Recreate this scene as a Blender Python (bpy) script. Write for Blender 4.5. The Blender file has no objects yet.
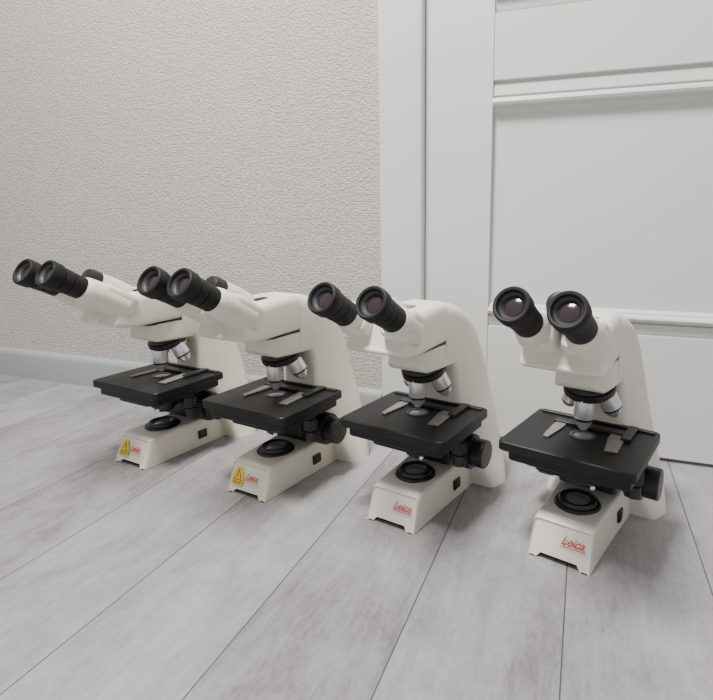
import bpy, bmesh, math, random
from mathutils import Vector, Matrix
random.seed(3)
rad = math.radians
col = bpy.context.scene.collection

# ---------------------------------------------------------------- materials
def new_mat(name, color=(.8,.8,.8), rough=.5, metal=0.0, spec=.5, coat=0.0):
    m = bpy.data.materials.new(name); m.use_nodes = True
    b = m.node_tree.nodes['Principled BSDF']
    b.inputs['Base Color'].default_value = (*color, 1)
    b.inputs['Roughness'].default_value = rough
    b.inputs['Metallic'].default_value = metal
    b.inputs['Specular IOR Level'].default_value = spec
    b.inputs['Coat Weight'].default_value = coat
    return m

def N(m, t, **kw):
    n = m.node_tree.nodes.new(t)
    for k, v in kw.items(): setattr(n, k, v)
    return n
def L(m, a, b): m.node_tree.links.new(a, b)

def noisy(m, c1, c2, scale=30, bump=0.0, bscale=None, stretch=(1,1,1), detail=4):
    b = m.node_tree.nodes['Principled BSDF']
    tc = N(m,'ShaderNodeTexCoord'); mp = N(m,'ShaderNodeMapping')
    mp.inputs['Scale'].default_value = stretch
    L(m, tc.outputs['Object'], mp.inputs['Vector'])
    n = N(m,'ShaderNodeTexNoise'); n.inputs['Scale'].default_value = scale; n.inputs['Detail'].default_value = detail
    L(m, mp.outputs[0], n.inputs['Vector'])
    r = N(m,'ShaderNodeValToRGB')
    r.color_ramp.elements[0].position=.3; r.color_ramp.elements[1].position=.7
    r.color_ramp.elements[0].color=(*c1,1); r.color_ramp.elements[1].color=(*c2,1)
    L(m, n.outputs['Fac'], r.inputs[0]); L(m, r.outputs[0], b.inputs['Base Color'])
    if bump:
        n2 = N(m,'ShaderNodeTexNoise'); n2.inputs['Scale'].default_value = bscale or scale*8
        L(m, mp.outputs[0], n2.inputs['Vector'])
        bp = N(m,'ShaderNodeBump'); bp.inputs['Strength'].default_value = bump; bp.inputs['Distance'].default_value=.001
        L(m, n2.outputs['Fac'], bp.inputs['Height']); L(m, bp.outputs[0], b.inputs['Normal'])
    return m

M = {}
M['white'] = noisy(new_mat('cream_enamel', rough=.36), (.74,.705,.625), (.80,.765,.69), 9, .08, 900)
M['white2'] = noisy(new_mat('aged_cream_enamel', rough=.36), (.72,.675,.56), (.79,.75,.65), 9, .08, 900)
M['black'] = noisy(new_mat('black_plastic', rough=.38), (.009,.009,.010), (.015,.015,.016), 40, .15, 1500)
M['rubber'] = noisy(new_mat('black_rubber', rough=.6, spec=.3), (.007,.007,.007), (.012,.012,.012), 60, .1, 1500)
M['stage'] = noisy(new_mat('black_stage_coating', rough=.45, spec=.3), (.007,.007,.008), (.012,.012,.013), 30, .08, 2000)
M['silver'] = noisy(new_mat('satin_chrome', rough=.38, metal=.75), (.84,.84,.85), (.93,.93,.94), 60)
M['steel'] = noisy(new_mat('worn_steel', rough=.5, metal=.5), (.20,.19,.17), (.32,.305,.275), 60, stretch=(1,6,1))
M['grey'] = noisy(new_mat('grey_ring', rough=.4), (.05,.05,.055), (.08,.08,.085), 50)
M['glass'] = new_mat('coated_lens', (.030,.018,.024), .12, 0, .5, .15)
M['lampglass'] = new_mat('frosted_lamp_lens', (.22,.23,.25), .2, 0, .6, .6)
M['red'] = noisy(new_mat('red_print', rough=.5), (.50,.012,.02), (.58,.02,.03), 50)
M['yellow'] = noisy(new_mat('yellow_label', rough=.5), (.80,.50,.02), (.86,.56,.03), 50)
M['labelwhite'] = noisy(new_mat('label_print_grey', rough=.5), (.45,.44,.42), (.52,.51,.5), 50)
M['ink'] = noisy(new_mat('black_ink', rough=.5), (.012,.012,.012), (.02,.02,.02), 50)
M['bronze'] = noisy(new_mat('bronze_label', rough=.4, metal=.3), (.30,.20,.10), (.38,.26,.14), 50)

# ---------------------------------------------------------------- mesh helpers
def finish(bm, name, mat, parent=None, angle=35, bevel=0, segs=3):
    bmesh.ops.recalc_face_normals(bm, faces=bm.faces)
    me = bpy.data.meshes.new(name)
    for f in bm.faces: f.smooth = True
    for e in bm.edges:
        if len(e.link_faces) == 2 and e.calc_face_angle(0) > rad(angle): e.smooth = False
    bm.to_mesh(me); bm.free()
    ms = mat if isinstance(mat,(list,tuple)) else [mat]
    for m in ms: me.materials.append(m)
    ob = bpy.data.objects.new(name, me); col.objects.link(ob)
    if parent: ob.parent = parent
    if bevel:
        md = ob.modifiers.new('bevel','BEVEL'); md.width = bevel; md.segments = segs
        md.limit_method='ANGLE'; md.angle_limit=rad(30); md.harden_normals=True
    return ob

def add_box(bm, x0,x1,y0,y1,z0,z1, mi=0):
    vs=[bm.verts.new(p) for p in ((x0,y0,z0),(x1,y0,z0),(x1,y1,z0),(x0,y1,z0),(x0,y0,z1),(x1,y0,z1),(x1,y1,z1),(x0,y1,z1))]
    for f in ((0,3,2,1),(4,5,6,7),(0,1,5,4),(1,2,6,5),(2,3,7,6),(3,0,4,7)):
        fc=bm.faces.new([vs[i] for i in f]); fc.material_index=mi
    return vs

def add_loft(bm, secs, mi=0):
    rings=[[bm.verts.new(p) for p in s] for s in secs]
    n=len(rings[0])
    for a,b in zip(rings,rings[1:]):
        for i in range(n):
            f=bm.faces.new((a[i],a[(i+1)%n],b[(i+1)%n],b[i])); f.material_index=mi
    f=bm.faces.new(rings[0][::-1]); f.material_index=mi
    f=bm.faces.new(rings[-1]); f.material_index=mi

def add_lathe(bm, origin, axis, prof, seg=36, mi=0, knurl=None):
    """prof: list (t, r[, mat]) along axis; knurl=(t0,t1,n,depth)"""
    o=Vector(origin); a=Vector(axis).normalized()
    u=a.orthogonal().normalized(); v=a.cross(u)
    if knurl: seg=knurl[2]*4
    rings=[]
    for p in prof:
        t,r=p[0],p[1]; ring=[]
        for i in range(seg):
            th=2*math.pi*i/seg; rr=r
            if knurl and knurl[0]<=t<=knurl[1] and (i%4) in (0,1): rr=r-knurl[3]
            ring.append(bm.verts.new(o+a*t+(u*math.cos(th)+v*math.sin(th))*max(rr,1e-5)))
        rings.append(ring)
    for k,(A,B) in enumerate(zip(rings,rings[1:])):
        m = prof[k+1][2] if len(prof[k+1])>2 else mi
        for i in range(seg):
            f=bm.faces.new((A[i],A[(i+1)%seg],B[(i+1)%seg],B[i])); f.material_index=m
    f=bm.faces.new(rings[0][::-1]); f.material_index=mi
    f=bm.faces.new(rings[-1]); f.material_index=prof[-1][2] if len(prof[-1])>2 else mi

def round_poly(pts, r, n=4):
    out=[]; k=len(pts)
    for i in range(k):
        p=Vector(pts[i]); a=Vector(pts[i-1]); b=Vector(pts[(i+1)%k])
        rr=r[i] if isinstance(r,(list,tuple)) else r
        if rr<=0: out.append(p); continue
        da=(a-p); db=(b-p)
        A=p+da.normalized()*min(rr,da.length*.49); B=p+db.normalized()*min(rr,db.length*.49)
        for j in range(n+1):
            t=j/n; out.append(A*(1-t)**2+p*2*t*(1-t)+B*t*t)
    return out

def station(inner, outer, wi, wo, ri=.012, ro=.02):
    iy,iz=inner; oy,oz=outer
    P=[(-wi,iy,iz),(wi,iy,iz),(wo,oy,oz),(-wo,oy,oz)]
    return round_poly(P,[ri,ri,ro,ro],5)

def smooth_stations(st, sub=3):
    out=[]; n=len(st)
    for i in range(n-1):
        p0=st[max(i-1,0)];p1=st[i];p2=st[i+1];p3=st[min(i+2,n-1)]
        for s in range(sub):
            t=s/sub
            out.append([.5*((2*b)+(-a+c)*t+(2*a-5*b+4*c-d)*t*t+(-a+3*b-3*c+d)*t**3) for a,b,c,d in zip(p0,p1,p2,p3)])
    out.append(list(st[-1])); return out

# ---------------------------------------------------------------- microscope
OPT=.092
def microscope(name, x, y, yaw, white, labels=False, ipd=.0345, bronze=False, reach=0.0):
    E=bpy.data.objects.new(name,None); col.objects.link(E)
    E.location=(x,y,0); E.rotation_euler=(0,0,-rad(yaw)); E.empty_display_size=.1
    W=M[white]; B=M['black']

    # base (foot) with slanting front and notched underside
    bm=bmesh.new()
    def bsec(b, w, h, slant, r=.007):
        pts=[(-w,0,0),(-w+.013,0,0),(-w+.018,0,.0065),(w-.018,0,.0065),(w-.013,0,0),(w,0,0),(w*.93,0,h),(-w*.93,0,h)]
        pts=round_poly(pts,[.0015,0,0,0,0,.0015,r,r],4)
        return [Vector((p.x,b+slant*p.z,p.z)) for p in pts]
    add_loft(bm,[bsec(.003,.0455,.050,.36,.005),bsec(0.0,.047,.0535,.36),bsec(.003,.048,.0565,.36),bsec(.012,.0485,.0575,.30),
                 bsec(.05,.049,.059,.2),bsec(.11,.051,.060,0),bsec(.18,.055,.062,0),bsec(.235,.057,.062,0)])
    finish(bm,'base',W,E,angle=30)
    # C-shaped arm column flaring to wide rear feet
    st=[(.206,.0,.262,.0,.094,.112),(.202,.022,.264,.022,.082,.109),(.190,.055,.268,.06,.062,.100),(.172,.105,.270,.12,.050,.086),
        (.162,.16,.268,.18,.044,.070),(.160,.205,.256,.25,.042,.058),(.157,.232,.232,.306,.041,.050),(.150,.246,.196,.340,.041,.045),
        (.138,.248,.163,.355,.041,.041),(.1215,.248,.124,.3625,.0405,.0388)]
    bm=bmesh.new()
    add_loft(bm,[station((s[0],s[1]),(s[2],s[3]),s[4],s[5],.012,.026) for s in smooth_stations(st,4)])
    # limb carrying the nosepiece
    add_loft(bm,[station((b,zi),(b+.004,zo),w,w-.002,.006,.004) for b,zi,zo,w in
                 ((.046,.264,.286,.028),(.050,.258,.289,.034),(.062,.252,.290,.039),(.10,.250,.290,.041),(.15,.248,.290,.0405))])
    finish(bm,'arm',W,E,angle=32)
    # dark seam plate
    bm=bmesh.new()
    add_loft(bm,[station((b,.2880),(b+.001,.2965),w,w,.003,.003) for b,w in ((.05,.031),(.06,.036),(.14,.038))])
    finish(bm,'head_seam',B,E)
    # binocular head
    bm=bmesh.new()
    hs=[(-.032,.312,-.020,.346,.050,.044),(-.036,.305,-.014,.353,.056,.050),(-.022,.2985,.008,.358,.056,.050),(.02,.295,.038,.361,.052,.047),(.07,.2945,.08,.363,.046,.043),(.1205,.294,.123,.363,.0410,.0395)]
    add_loft(bm,[station((s[0],s[1]),(s[2],s[3]),s[4],s[5],.009,.018) for s in smooth_stations(hs,3)])
    finish(bm,'head',W,E,angle=32)
    # eye tubes
    d=Vector((0,-math.cos(rad(30)),math.sin(rad(30)))); up=Vector((0,math.sin(rad(30)),math.cos(rad(30))))
    for sgn,side in ((-1,'left'),(1,'right')):
        tip=Vector((sgn*ipd,-.114,.400))+d*reach; o=tip-d*(.128+reach)
        bm=bmesh.new()
        R_=reach
        add_lathe(bm,o,d,[(0,.021),(.004,.0255),(.03+R_,.0255),(.052+R_,.0240),(.060+R_,.0225),(.063+R_,.0205),(.066+R_,.0195)],40)
        finish(bm,'eye_tube_'+side,W,E,angle=40)
        # swinging prism housing behind tube
        bm=bmesh.new()
        secs=[]
        for t,sc in ((-.012,.85),(-.006,.97),(.004,1.03),(.036+R_*.6,1.03),(.043+R_*.6,.97),(.046+R_*.6,.88)):
            c=o-d*.002+d*t
            pts=round_poly([(-.026*sc,-.022*sc,0),(.026*sc,-.022*sc,0),(.026*sc,.025*sc,0),(-.026*sc,.025*sc,0)],.012,5)
            secs.append([c+Vector((1,0,0))*(p.x-sgn*.004)+up*(p.y) for p in pts])
        add_loft(bm,secs); finish(bm,'prism_housing_'+side,W,E,angle=40)
        # eyepiece
        bm=bmesh.new()
        add_lathe(bm,tip-d*.066,d,[(0,.0188),(.001,.0203),(.024,.0205),(.0245,.0190),(.026,.0190),(.0265,.0210),(.042,.0217),(.0425,.0205),(.044,.0205),
             (.0445,.0227),(.048,.0241),(.062,.0247),(.0655,.0239),(.0665,.0222),(.0660,.0195),(.062,.0175),(.058,.0160,2),(.0575,.0154,2),(.057,.0130,0),(.0565,.0124,0),(.0570,.0120,1),(.0580,.008,1),(.0585,.002,1)],44)
        finish(bm,'eyepiece_'+side,[M['rubber'],M['glass'],M['grey']],E,angle=30)
    # central hinge barrel between the tubes
    bm=bmesh.new()
    c=Vector((0,.030,.352))
    if not bronze:
        add_lathe(bm,c,d,[(0,.020),(.03,.0200),(.060,.0185),(.068,.0175)],32,0)
        add_lathe(bm,c+d*.066,d,[(0,.0165),(.002,.0180),(.018,.0175),(.024,.0150),(.026,.010),(.0265,.001)],32,1)
    else:
        add_lathe(bm,c,d,[(0,.018),(.03,.0175),(.050,.0155),(.056,.010),(.057,.001)],32,0)
    finish(bm,'hinge_barrel',[W,B],E)
    if bronze:
        bm=bmesh.new(); add_box(bm,-.014,.016,.034,.060,.357,.3645); finish(bm,'type_plate',M['bronze'],E,bevel=.0005)
    else:
        bm=bmesh.new(); add_box(bm,.012,.024,.030,.058,.355,.3640); finish(bm,'clamp_slot',B,E,bevel=.0005)
    # nosepiece
    apex=Vector((0,OPT,.304)); tl=rad(19); A=Vector((0,math.sin(tl),-math.cos(tl)))
    bm=bmesh.new()
    add_lathe(bm,apex,A,[(.045,.026),(.050,.034),(.056,.0375),(.058,.0360),(.0585,.0400),(.068,.0400),(.070,.038),(.074,.030),(.077,.012)],40,knurl=(.0584,.0685,40,.0008))
    finish(bm,'nosepiece',B,E,angle=30)
    for k,(ln,tp) in enumerate(((.060,0),(.050,1),(.042,2),(.054,1))):
        R=Matrix.Rotation(k*math.pi/2,3,A); dd=R@Vector((0,0,-1))
        bm=bmesh.new(); s=.064
        add_lathe(bm,apex,dd,[(s,.0140),(s+.004,.0158),(s+.008,.0158),(s+.0085,.0145,1),(s+.0100,.0145,1),(s+.0105,.0156,0),(s+ln*.68,.0156,0),(s+ln*.70,.0150,1),(s+ln*.74,.0148,1),(s+ln*.76,.0135,0),(s+ln*.88,.0110,0),(s+ln*.97,.0066,0),(s+ln,.0050,0),(s+ln,.0025,1)],32)
        finish(bm,'objective_%d'%(k+1),[M['silver'],B],E,angle=30)
    # stage
    Z=.009
    bm=bmesh.new()
    def splate(x0,x1,y0,y1,z0,z1,r):
        z0+=Z; z1+=Z
        pr=round_poly([(x0,y0,0),(x1,y0,0),(x1,y1,0),(x0,y1,0)],r,5)
        ch=.0015; cx=(x0+x1)/2; cy=(y0+y1)/2
        def ring(z,k): return [Vector((cx+(p.x-cx)*(1-k/abs(x1-cx)),cy+(p.y-cy)*(1-k/abs(y1-cy)),z)) for p in pr]
        add_loft(bm,[ring(z0,ch),ring(z0+ch,0),ring(z1-ch,0),ring(z1,ch)])
    splate(-.102,.099,.000,.174,.145,.160,.010)
    splate(-.088,.092,.006,.166,.130,.145,.010)
    splate(-.05,.05,.02,.172,.118,.130,.012)
    finish(bm,'stage',M['stage'],E,angle=30)
    # stage carrier to arm
    bm=bmesh.new(); add_box(bm,-.032,.032,.12,.178,.075,.13); add_box(bm,-.046,.046,.125,.174,.066,.118)
    finish(bm,'focus_block',B,E,bevel=.004)
    # ring and aperture in the stage
    bm=bmesh.new()
    add_lathe(bm,(0,OPT,.1590+Z),(0,0,1),[(0,.020),(.0022,.020),(.0026,.0190),(.0024,.0150),(.0012,.0140),(.001,.0135,1),(.0014,.011,1),(.002,.006,1),(.0023,.001,1)],40)
    finish(bm,'condenser_lens',[M['grey'],M['lampglass']],E)
    # mechanical slide holder and clips
    bm=bmesh.new()
    def strip(pts,z0,z1):
        a=[bm.verts.new((p[0],p[1],z0+Z)) for p in pts]; b=[bm.verts.new((p[0],p[1],z1+Z)) for p in pts]
        n=len(pts)
        for i in range(n): bm.faces.new((a[i],a[(i+1)%n],b[(i+1)%n],b[i]))
        bm.faces.new(a[::-1]); bm.faces.new(b)
    strip([(-.050,.054),(-.041,.051),(-.035,.100),(-.035,.125),(-.051,.125),(-.053,.110)],.1605,.1630)
    strip([(.044,.050),(.062,.052),(.058,.120),(.036,.120),(.036,.10)],.1605,.1630)
    finish(bm,'slide_clips',M['steel'],E,bevel=.0006)
    bm=bmesh.new()
    add_box(bm,-.056,.064,.118,.134,.160+Z,.166+Z); add_box(bm,.054,.068,.10,.160,.160+Z,.167+Z); add_box(bm,-.092,.092,.156,.166,.160+Z,.1635+Z)
    finish(bm,'slide_holder',B,E,bevel=.0015)
    # condenser
    bm=bmesh.new()
    add_lathe(bm,(0,OPT,.092),(0,0,1),[(0,.017),(.003,.021),(.010,.021),(.011,.027),(.022,.027),(.024,.023),(.03,.023),(.032,.031),(.048,.031)],40)
    finish(bm,'condenser',B,E)
    bm=bmesh.new(); add_lathe(bm,(.018,OPT-.018,.110),(.5,-.86,-.1),[(0,.002),(.018,.002),(.0185,.0035),(.026,.0035),(.027,.002)],12)
    finish(bm,'condenser_lever',M['silver'],E)
    # illuminator collar on base
    bm=bmesh.new()
    add_lathe(bm,(0,.084,.054),(0,0,1),[(0,.036),(.006,.036),(.0085,.0345),(.0095,.0330),(.0098,.0300),(.0125,.0290),(.015,.0275),(.0155,.0245),(.0135,.0225),(.0138,.0205,2),(.0120,.0190,0),(.0110,.0175,1),(.0125,.012,1),(.0135,.004,1),(.0137,.001,1)],48)
    finish(bm,'illuminator',[B,M['lampglass'],M['grey']],E,angle=28)
    # focus knobs
    for sgn,side in ((-1,'left'),(1,'right')):
        bm=bmesh.new()
        add_lathe(bm,(sgn*.044,.148,.094),(sgn,0,0),[(0,.014),(.014,.014),(.0145,.029),(.016,.0310),(.038,.0310),(.040,.0295),(.0405,.023),(.0415,.0228),(.043,.0250),(.062,.0250),(.064,.0230),(.0645,.002)],knurl=(.0159,.0385,30,.0012))
        finish(bm,'focus_knob_'+side,M['black'],E,angle=30)
    # coaxial stage drive under the right side
    bm=bmesh.new()
    add_lathe(bm,(.080,.095,.141),(0,0,-1),[(0,.008),(.008,.008),(.0085,.0125),(.028,.0125),(.0285,.0075),(.032,.0075),(.0325,.0105),(.050,.0105),(.051,.0095)],knurl=(.0084,.0281,18,.0008))
    finish(bm,'stage_drive',B,E,angle=30)
    # power switch
    bm=bmesh.new()
    add_box(bm,.045,.0545,.132,.154,.018,.036); add_box(bm,.054,.0562,.1335,.142,.020,.034)
    finish(bm,'power_switch',B,E,bevel=.0008)
    # logo, printed script on the front face
    sl=math.atan(.36)
    cu=bpy.data.curves.new('logo_curve','FONT'); cu.body='Leica'; cu.size=.0150 if labels else .0180; cu.shear=.45; cu.extrude=.0002; cu.offset=.00008
    cu.space_character=.92
    to=bpy.data.objects.new('tmp',cu); col.objects.link(to)
    dg=bpy.context.evaluated_depsgraph_get(); dg.update()
    me=bpy.data.meshes.new_from_object(to.evaluated_get(dg)); bpy.data.objects.remove(to)
    bm=bmesh.new(); bm.from_mesh(me)
    k=1 if labels else 1.2
    add_box(bm,-.001,.032*k,-.0030,-.0021,-.0002,.0002)
    me2=bpy.data.meshes.new('logo'); bm.to_mesh(me2); bm.free(); me2.materials.clear(); me2.materials.append(M['red'])
    lg=bpy.data.objects.new('logo',me2); col.objects.link(lg); lg.parent=E
    zz=.029; xo=.000 if not labels else -.008
    lg.location=(xo,.36*zz-.0004,zz); lg.rotation_euler=(math.pi/2-sl,0,0)
    if labels:
        def onface(u,v,off=.0006):
            return Vector((u,.36*v-off,v))
        bm=bmesh.new()
        def quad(u0,u1,v0,v1,mi,off):
            f=bm.faces.new([bm.verts.new(onface(*q,off)) for q in ((u0,v0),(u1,v0),(u1,v1),(u0,v1))]); f.material_index=mi
        def tri(P,mi,off):
            f=bm.faces.new([bm.verts.new(onface(*q,off)) for q in P]); f.material_index=mi
        cx=-.026
        tri([(cx-.0135,.016),(cx+.0135,.016),(cx+.0135,.030),(cx+.005,.046),(cx-.005,.046),(cx-.0135,.030)],0,.0004)
        tri([(cx-.0105,.0235),(cx+.0105,.0235),(cx,.0430)],1,.0006)
        tri([(cx-.0080,.0250),(cx+.0080,.0250),(cx,.0400)],0,.0008)
        tri([(cx-.0014,.0262),(cx+.0020,.0318),(cx-.0003,.0318),(cx+.0015,.0375),(cx-.0025,.0306),(cx+.0001,.0306)],1,.0010)
        quad(cx-.0115,cx+.0115,.0200,.0212,1,.0006); quad(cx-.0115,cx+.009,.0174,.0184,1,.0006)
        quad(cx+.016,cx+.056,.0205,.0212,2,.0004)
        finish(bm,'warning_label',[M['yellow'],M['ink'],M['labelwhite']],E)
    return E

microscope('microscope',    -.895,.772, 8,'white2',labels=True,reach=.026)
microscope('microscope',    -.591,.746, 9,'white2',labels=True,reach=.021)
microscope('microscope',    -.306,.744, 12,'white',bronze=True,ipd=.043,reach=-.014)
microscope('microscope',    -.036,.735, 15.5,'white')

# ---------------------------------------------------------------- room
WY=1.152
# floor
PW=.190
fm=new_mat('grey_laminate',(.4,.4,.4),.40,0,.4)
b=fm.node_tree.nodes['Principled BSDF']
tc=N(fm,'ShaderNodeTexCoord'); rot=N(fm,'ShaderNodeMapping'); rot.inputs['Rotation'].default_value=(0,0,-rad(1.6)); L(fm,tc.outputs['Object'],rot.inputs['Vector'])
sx=N(fm,'ShaderNodeSeparateXYZ'); L(fm,rot.outputs[0],sx.inputs[0])
ax=N(fm,'ShaderNodeMath',operation='ADD'); ax.inputs[1].default_value=.001+PW*40; L(fm,sx.outputs['X'],ax.inputs[0])
ay=N(fm,'ShaderNodeMath',operation='ADD'); ay.inputs[1].default_value=20.88; L(fm,sx.outputs['Y'],ay.inputs[0])
cb=N(fm,'ShaderNodeCombineXYZ'); L(fm,ay.outputs[0],cb.inputs[0]); L(fm,ax.outputs[0],cb.inputs[1])
br=N(fm,'ShaderNodeTexBrick'); br.offset=.75; br.offset_frequency=2
br.inputs['Scale'].default_value=1; br.inputs['Mortar Size'].default_value=.0010; br.inputs['Mortar Smooth'].default_value=.1
br.inputs['Brick Width'].default_value=1.38; br.inputs['Row Height'].default_value=PW
br.inputs['Color1'].default_value=(0,0,0,1); br.inputs['Color2'].default_value=(1,1,1,1); br.inputs['Mortar'].default_value=(.5,.5,.5,1)
L(fm,cb.outputs[0],br.inputs['Vector'])
sep=N(fm,'ShaderNodeSeparateColor'); L(fm,br.outputs['Color'],sep.inputs[0])
mz=N(fm,'ShaderNodeMath',operation='MULTIPLY'); mz.inputs[1].default_value=17; L(fm,sep.outputs[0],mz.inputs[0])
c2=N(fm,'ShaderNodeCombineXYZ'); L(fm,sx.outputs['X'],c2.inputs[0]); L(fm,sx.outputs['Y'],c2.inputs[1]); L(fm,mz.outputs[0],c2.inputs[2])
def fnoise(sc,scale,detail,rough=.6,dist=0):
    mp=N(fm,'ShaderNodeMapping'); mp.inputs['Scale'].default_value=sc; L(fm,c2.outputs[0],mp.inputs['Vector'])
    n=N(fm,'ShaderNodeTexNoise'); n.inputs['Scale'].default_value=scale; n.inputs['Detail'].default_value=detail
    n.inputs['Roughness'].default_value=rough; n.inputs['Distortion'].default_value=dist; L(fm,mp.outputs[0],n.inputs['Vector']); return n
n1=fnoise((1.7,1,1),4.5,12,.74,.3); n2=fnoise((12,1.2,1),8,9,.72,.2); n3=fnoise((4,1.2,1),70,6,.7)
def mixf(a,bb,f):
    m=N(fm,'ShaderNodeMix'); m.data_type='FLOAT'; m.inputs[0].default_value=f; L(fm,a,m.inputs[2]); L(fm,bb,m.inputs[3]); return m.outputs[0]
v=mixf(n1.outputs['Fac'],n2.outputs['Fac'],.28); v=mixf(v,n3.outputs['Fac'],.20); v=mixf(v,sep.outputs[0],.07)
r=N(fm,'ShaderNodeValToRGB'); L(fm,v,r.inputs[0])
e=r.color_ramp.elements; e[0].position=.38; e[0].color=(.150,.144,.142,1); e[1].position=.60; e[1].color=(.360,.352,.350,1)
e2=r.color_ramp.elements.new(.48); e2.color=(.262,.254,.252,1)
mx=N(fm,'ShaderNodeMix'); mx.data_type='RGBA'; L(fm,br.outputs['Fac'],mx.inputs[0]); L(fm,r.outputs[0],mx.inputs[6]); mx.inputs[7].default_value=(.075,.075,.08,1)
L(fm,mx.outputs[2],b.inputs['Base Color'])
bp=N(fm,'ShaderNodeBump'); bp.inputs['Strength'].default_value=.25; bp.inputs['Distance'].default_value=.0008
hm=N(fm,'ShaderNodeMath',operation='SUBTRACT'); L(fm,n3.outputs['Fac'],hm.inputs[0]); L(fm,br.outputs['Fac'],hm.inputs[1])
L(fm,hm.outputs[0],bp.inputs['Height']); L(fm,bp.outputs[0],b.inputs['Normal'])
bm=bmesh.new(); add_box(bm,-4.5,3,-2.5,WY+.12,-.05,0); finish(bm,'floor',fm)

# wallpaper
wm=new_mat('woven_wallpaper',(.6,.59,.58),.75,0,.2)
b=wm.node_tree.nodes['Principled BSDF']
tc=N(wm,'ShaderNodeTexCoord'); mp=N(wm,'ShaderNodeMapping'); mp.inputs['Scale'].default_value=(145,145,190); L(wm,tc.outputs['Object'],mp.inputs[0])
vo=N(wm,'ShaderNodeTexVoronoi'); vo.inputs['Scale'].default_value=1; vo.inputs['Randomness'].default_value=.6; L(wm,mp.outputs[0],vo.inputs['Vector'])
no=N(wm,'ShaderNodeTexNoise'); no.inputs['Scale'].default_value=.9; no.inputs['Detail'].default_value=3; L(wm,mp.outputs[0],no.inputs['Vector'])
hn=N(wm,'ShaderNodeMath',operation='MULTIPLY'); hn.inputs[1].default_value=.5; L(wm,no.outputs['Fac'],hn.inputs[0])
sm=N(wm,'ShaderNodeMath',operation='SUBTRACT'); L(wm,hn.outputs[0],sm.inputs[0]); L(wm,vo.outputs['Distance'],sm.inputs[1])
bp=N(wm,'ShaderNodeBump'); bp.inputs['Strength'].default_value=.85; bp.inputs['Distance'].default_value=.0020
L(wm,sm.outputs[0],bp.inputs['Height']); L(wm,bp.outputs[0],b.inputs['Normal'])
r=N(wm,'ShaderNodeValToRGB'); ad=N(wm,'ShaderNodeMath',operation='ADD'); ad.inputs[1].default_value=.5; L(wm,sm.outputs[0],ad.inputs[0]); L(wm,ad.outputs[0],r.inputs[0])
r.color_ramp.elements[0].position=.1; r.color_ramp.elements[0].color=(.44,.415,.385,1); r.color_ramp.elements[1].position=.62; r.color_ramp.elements[1].color=(.60,.57,.535,1)  # hollows of the weave coloured darker, relief shading put into the colour
L(wm,r.outputs[0],b.inputs['Base Color'])
DX0,DX1=-.381,.47
bm=bmesh.new()
add_box(bm,-4.5,DX0-.01,WY,WY+.12,0,2.7); add_box(bm,DX1+.01,3,WY,WY+.12,0,2.7); add_box(bm,DX0-.01,DX1+.01,WY,WY+.12,2.02,2.7)
finish(bm,'wall_back',wm)

dm=noisy(new_mat('door_lacquer',rough=.33,spec=.4),(.665,.665,.640),(.695,.695,.670),2.0)
cm=noisy(new_mat('casing_lacquer',rough=.35,spec=.4),(.66,.655,.635),(.68,.675,.655),2.0)
bbm=noisy(new_mat('baseboard_lacquer',rough=.45),(.31,.32,.335),(.35,.36,.375),3)
# baseboard
bm=bmesh.new()
prof=[(WY,0),(WY-.016,0),(WY-.016,.072),(WY-.0145,.080),(WY-.010,.087),(WY-.004,.090),(WY,.090)]
def extr(bm,prof,x0,x1):
    add_loft(bm,[[Vector((x0,p[0],p[1])) for p in prof],[Vector((x1,p[0],p[1])) for p in prof]])
extr(bm,prof,-4.5,DX0-.104); finish(bm,'baseboard_back',bbm)
bm=bmesh.new(); extr(bm,prof,DX1+.104,3); finish(bm,'baseboard_back_right',bbm)
# casing
bm=bmesh.new()
def vprof(x0,x1,z1):
    s=1 if x1>x0 else -1
    w=abs(x1-x0)
    P=[(0,0),(0,-.011),(.0015,-.0135),(.004,-.0145),(w-.020,-.0165),(w-.006,-.0175),(w-.002,-.016),(w,-.0125),(w,.05),(w-.012,.05),(w-.012,0)]
    return [[Vector((x0+s*a,WY+c,z)) for a,c in P] for z in (0,z1)]
add_loft(bm,vprof(DX0-.103,DX0-.0004,2.12)); add_loft(bm,vprof(DX1+.103,DX1+.0004,2.12))
add_box(bm,DX0-.0005,DX1+.0005,WY-.0165,WY+.05,2.022,2.12)
finish(bm,'trim_1',cm)
# door leaf
D=bpy.data.objects.new('door_1',None); col.objects.link(D); D.location=((DX0+DX1)/2,WY,0)
def local(ob): ob.parent=D; ob.matrix_parent_inverse=Matrix.Translation(-D.location); return ob
F=WY+.003
bm=bmesh.new()
S=.149
add_box(bm,DX0+.0012,DX0+S,F,F+.04,.008,2.018); add_box(bm,DX1-S,DX1-.0012,F,F+.04,.008,2.018)
local(finish(bm,'stiles',dm,bevel=.0015))
bm=bmesh.new()
for z0,z1 in ((.008,.266),(.786,.916),(1.88,2.018)): add_box(bm,DX0+S+.0004,DX1-S-.0004,F+.001,F+.04,z0,z1)
local(finish(bm,'rails',dm,bevel=.0012))
bm=bmesh.new(); add_box(bm,DX0+S-.005,DX1-S+.005,F+.013,F+.03,.25,.80); add_box(bm,DX0+S-.005,DX1-S+.005,F+.013,F+.03,.91,1.89)
local(finish(bm,'panels',dm))
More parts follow.
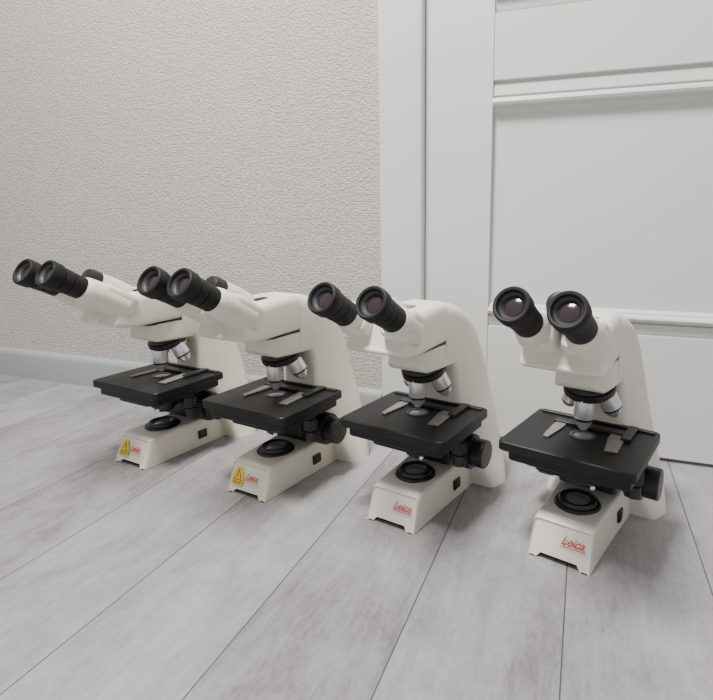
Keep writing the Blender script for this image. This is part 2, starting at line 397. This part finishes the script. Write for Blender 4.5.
mp_=[(0,.001),(.0015,.009),(.006,.009),(.010,.006),(.034,.0035),(.0355,.008),(.039,.008),(.0405,.001),(.045,-.005),(.052,-.007),(.058,-.005),(.061,.000),(.0615,.004),(.068,.005),(.073,.009),(.0765,.013),(.0765,.02),(0,.02)]
bm=bmesh.new()
for z0,sg,k in ((.786,-1,.86),(.266,1,.68),(.916,1,.7),(1.88,-1,.86)):
    extr(bm,[(F+d_,z0+sg*h*k) for h,d_ in mp_],DX0+S+.0004,DX1-S-.0004)
local(finish(bm,'mouldings',dm,angle=25))
bm=bmesh.new()
add_lathe(bm,(DX1-.06,F,1.0),(0,-1,0),[(0,.026),(.006,.026),(.008,.024),(.009,.010),(.045,.009),(.047,.007)],32)
add_lathe(bm,(DX1-.052,F-.045,1.0),(-1,0,0),[(0,.007),(.002,.009),(.11,.0085),(.118,.006),(.12,.002)],20)
local(finish(bm,'handle',M['silver']))

# ---------------------------------------------------------------- light
w=bpy.data.worlds.new('World'); bpy.context.scene.world=w; w.use_nodes=True
bg=w.node_tree.nodes['Background']; bg.inputs[0].default_value=(.99,.985,.98,1); bg.inputs[1].default_value=.66
def area(name,loc,size,power,colr=(1,1,1),target=(-.4,1.0,0)):
    l=bpy.data.lights.new(name,'AREA'); l.energy=power; l.size=size; l.color=colr
    o=bpy.data.objects.new(name,l); col.objects.link(o); o.location=loc
    o.rotation_euler=(Vector(target)-Vector(loc)).to_track_quat('-Z','Y').to_euler(); return o
area('ceiling_lamp',(-.7,.25,2.5),.5,112,(1,.985,.96))

# ---------------------------------------------------------------- camera
cam=bpy.data.cameras.new('camera'); co=bpy.data.objects.new('camera',cam); col.objects.link(co)
FP,CX,CY,HZ=530,415,312,220
pitch=math.degrees(math.atan((CY-HZ)/FP))
co.location=(0,0,.5); co.rotation_euler=(rad(90-pitch),0,rad(19.3))
cam.sensor_fit='HORIZONTAL'; cam.sensor_width=36; cam.lens=36*FP/713
cam.shift_x=-(CX-356.5)/713; cam.shift_y=-(350-CY)/713; cam.clip_start=.02
bpy.context.scene.camera=co
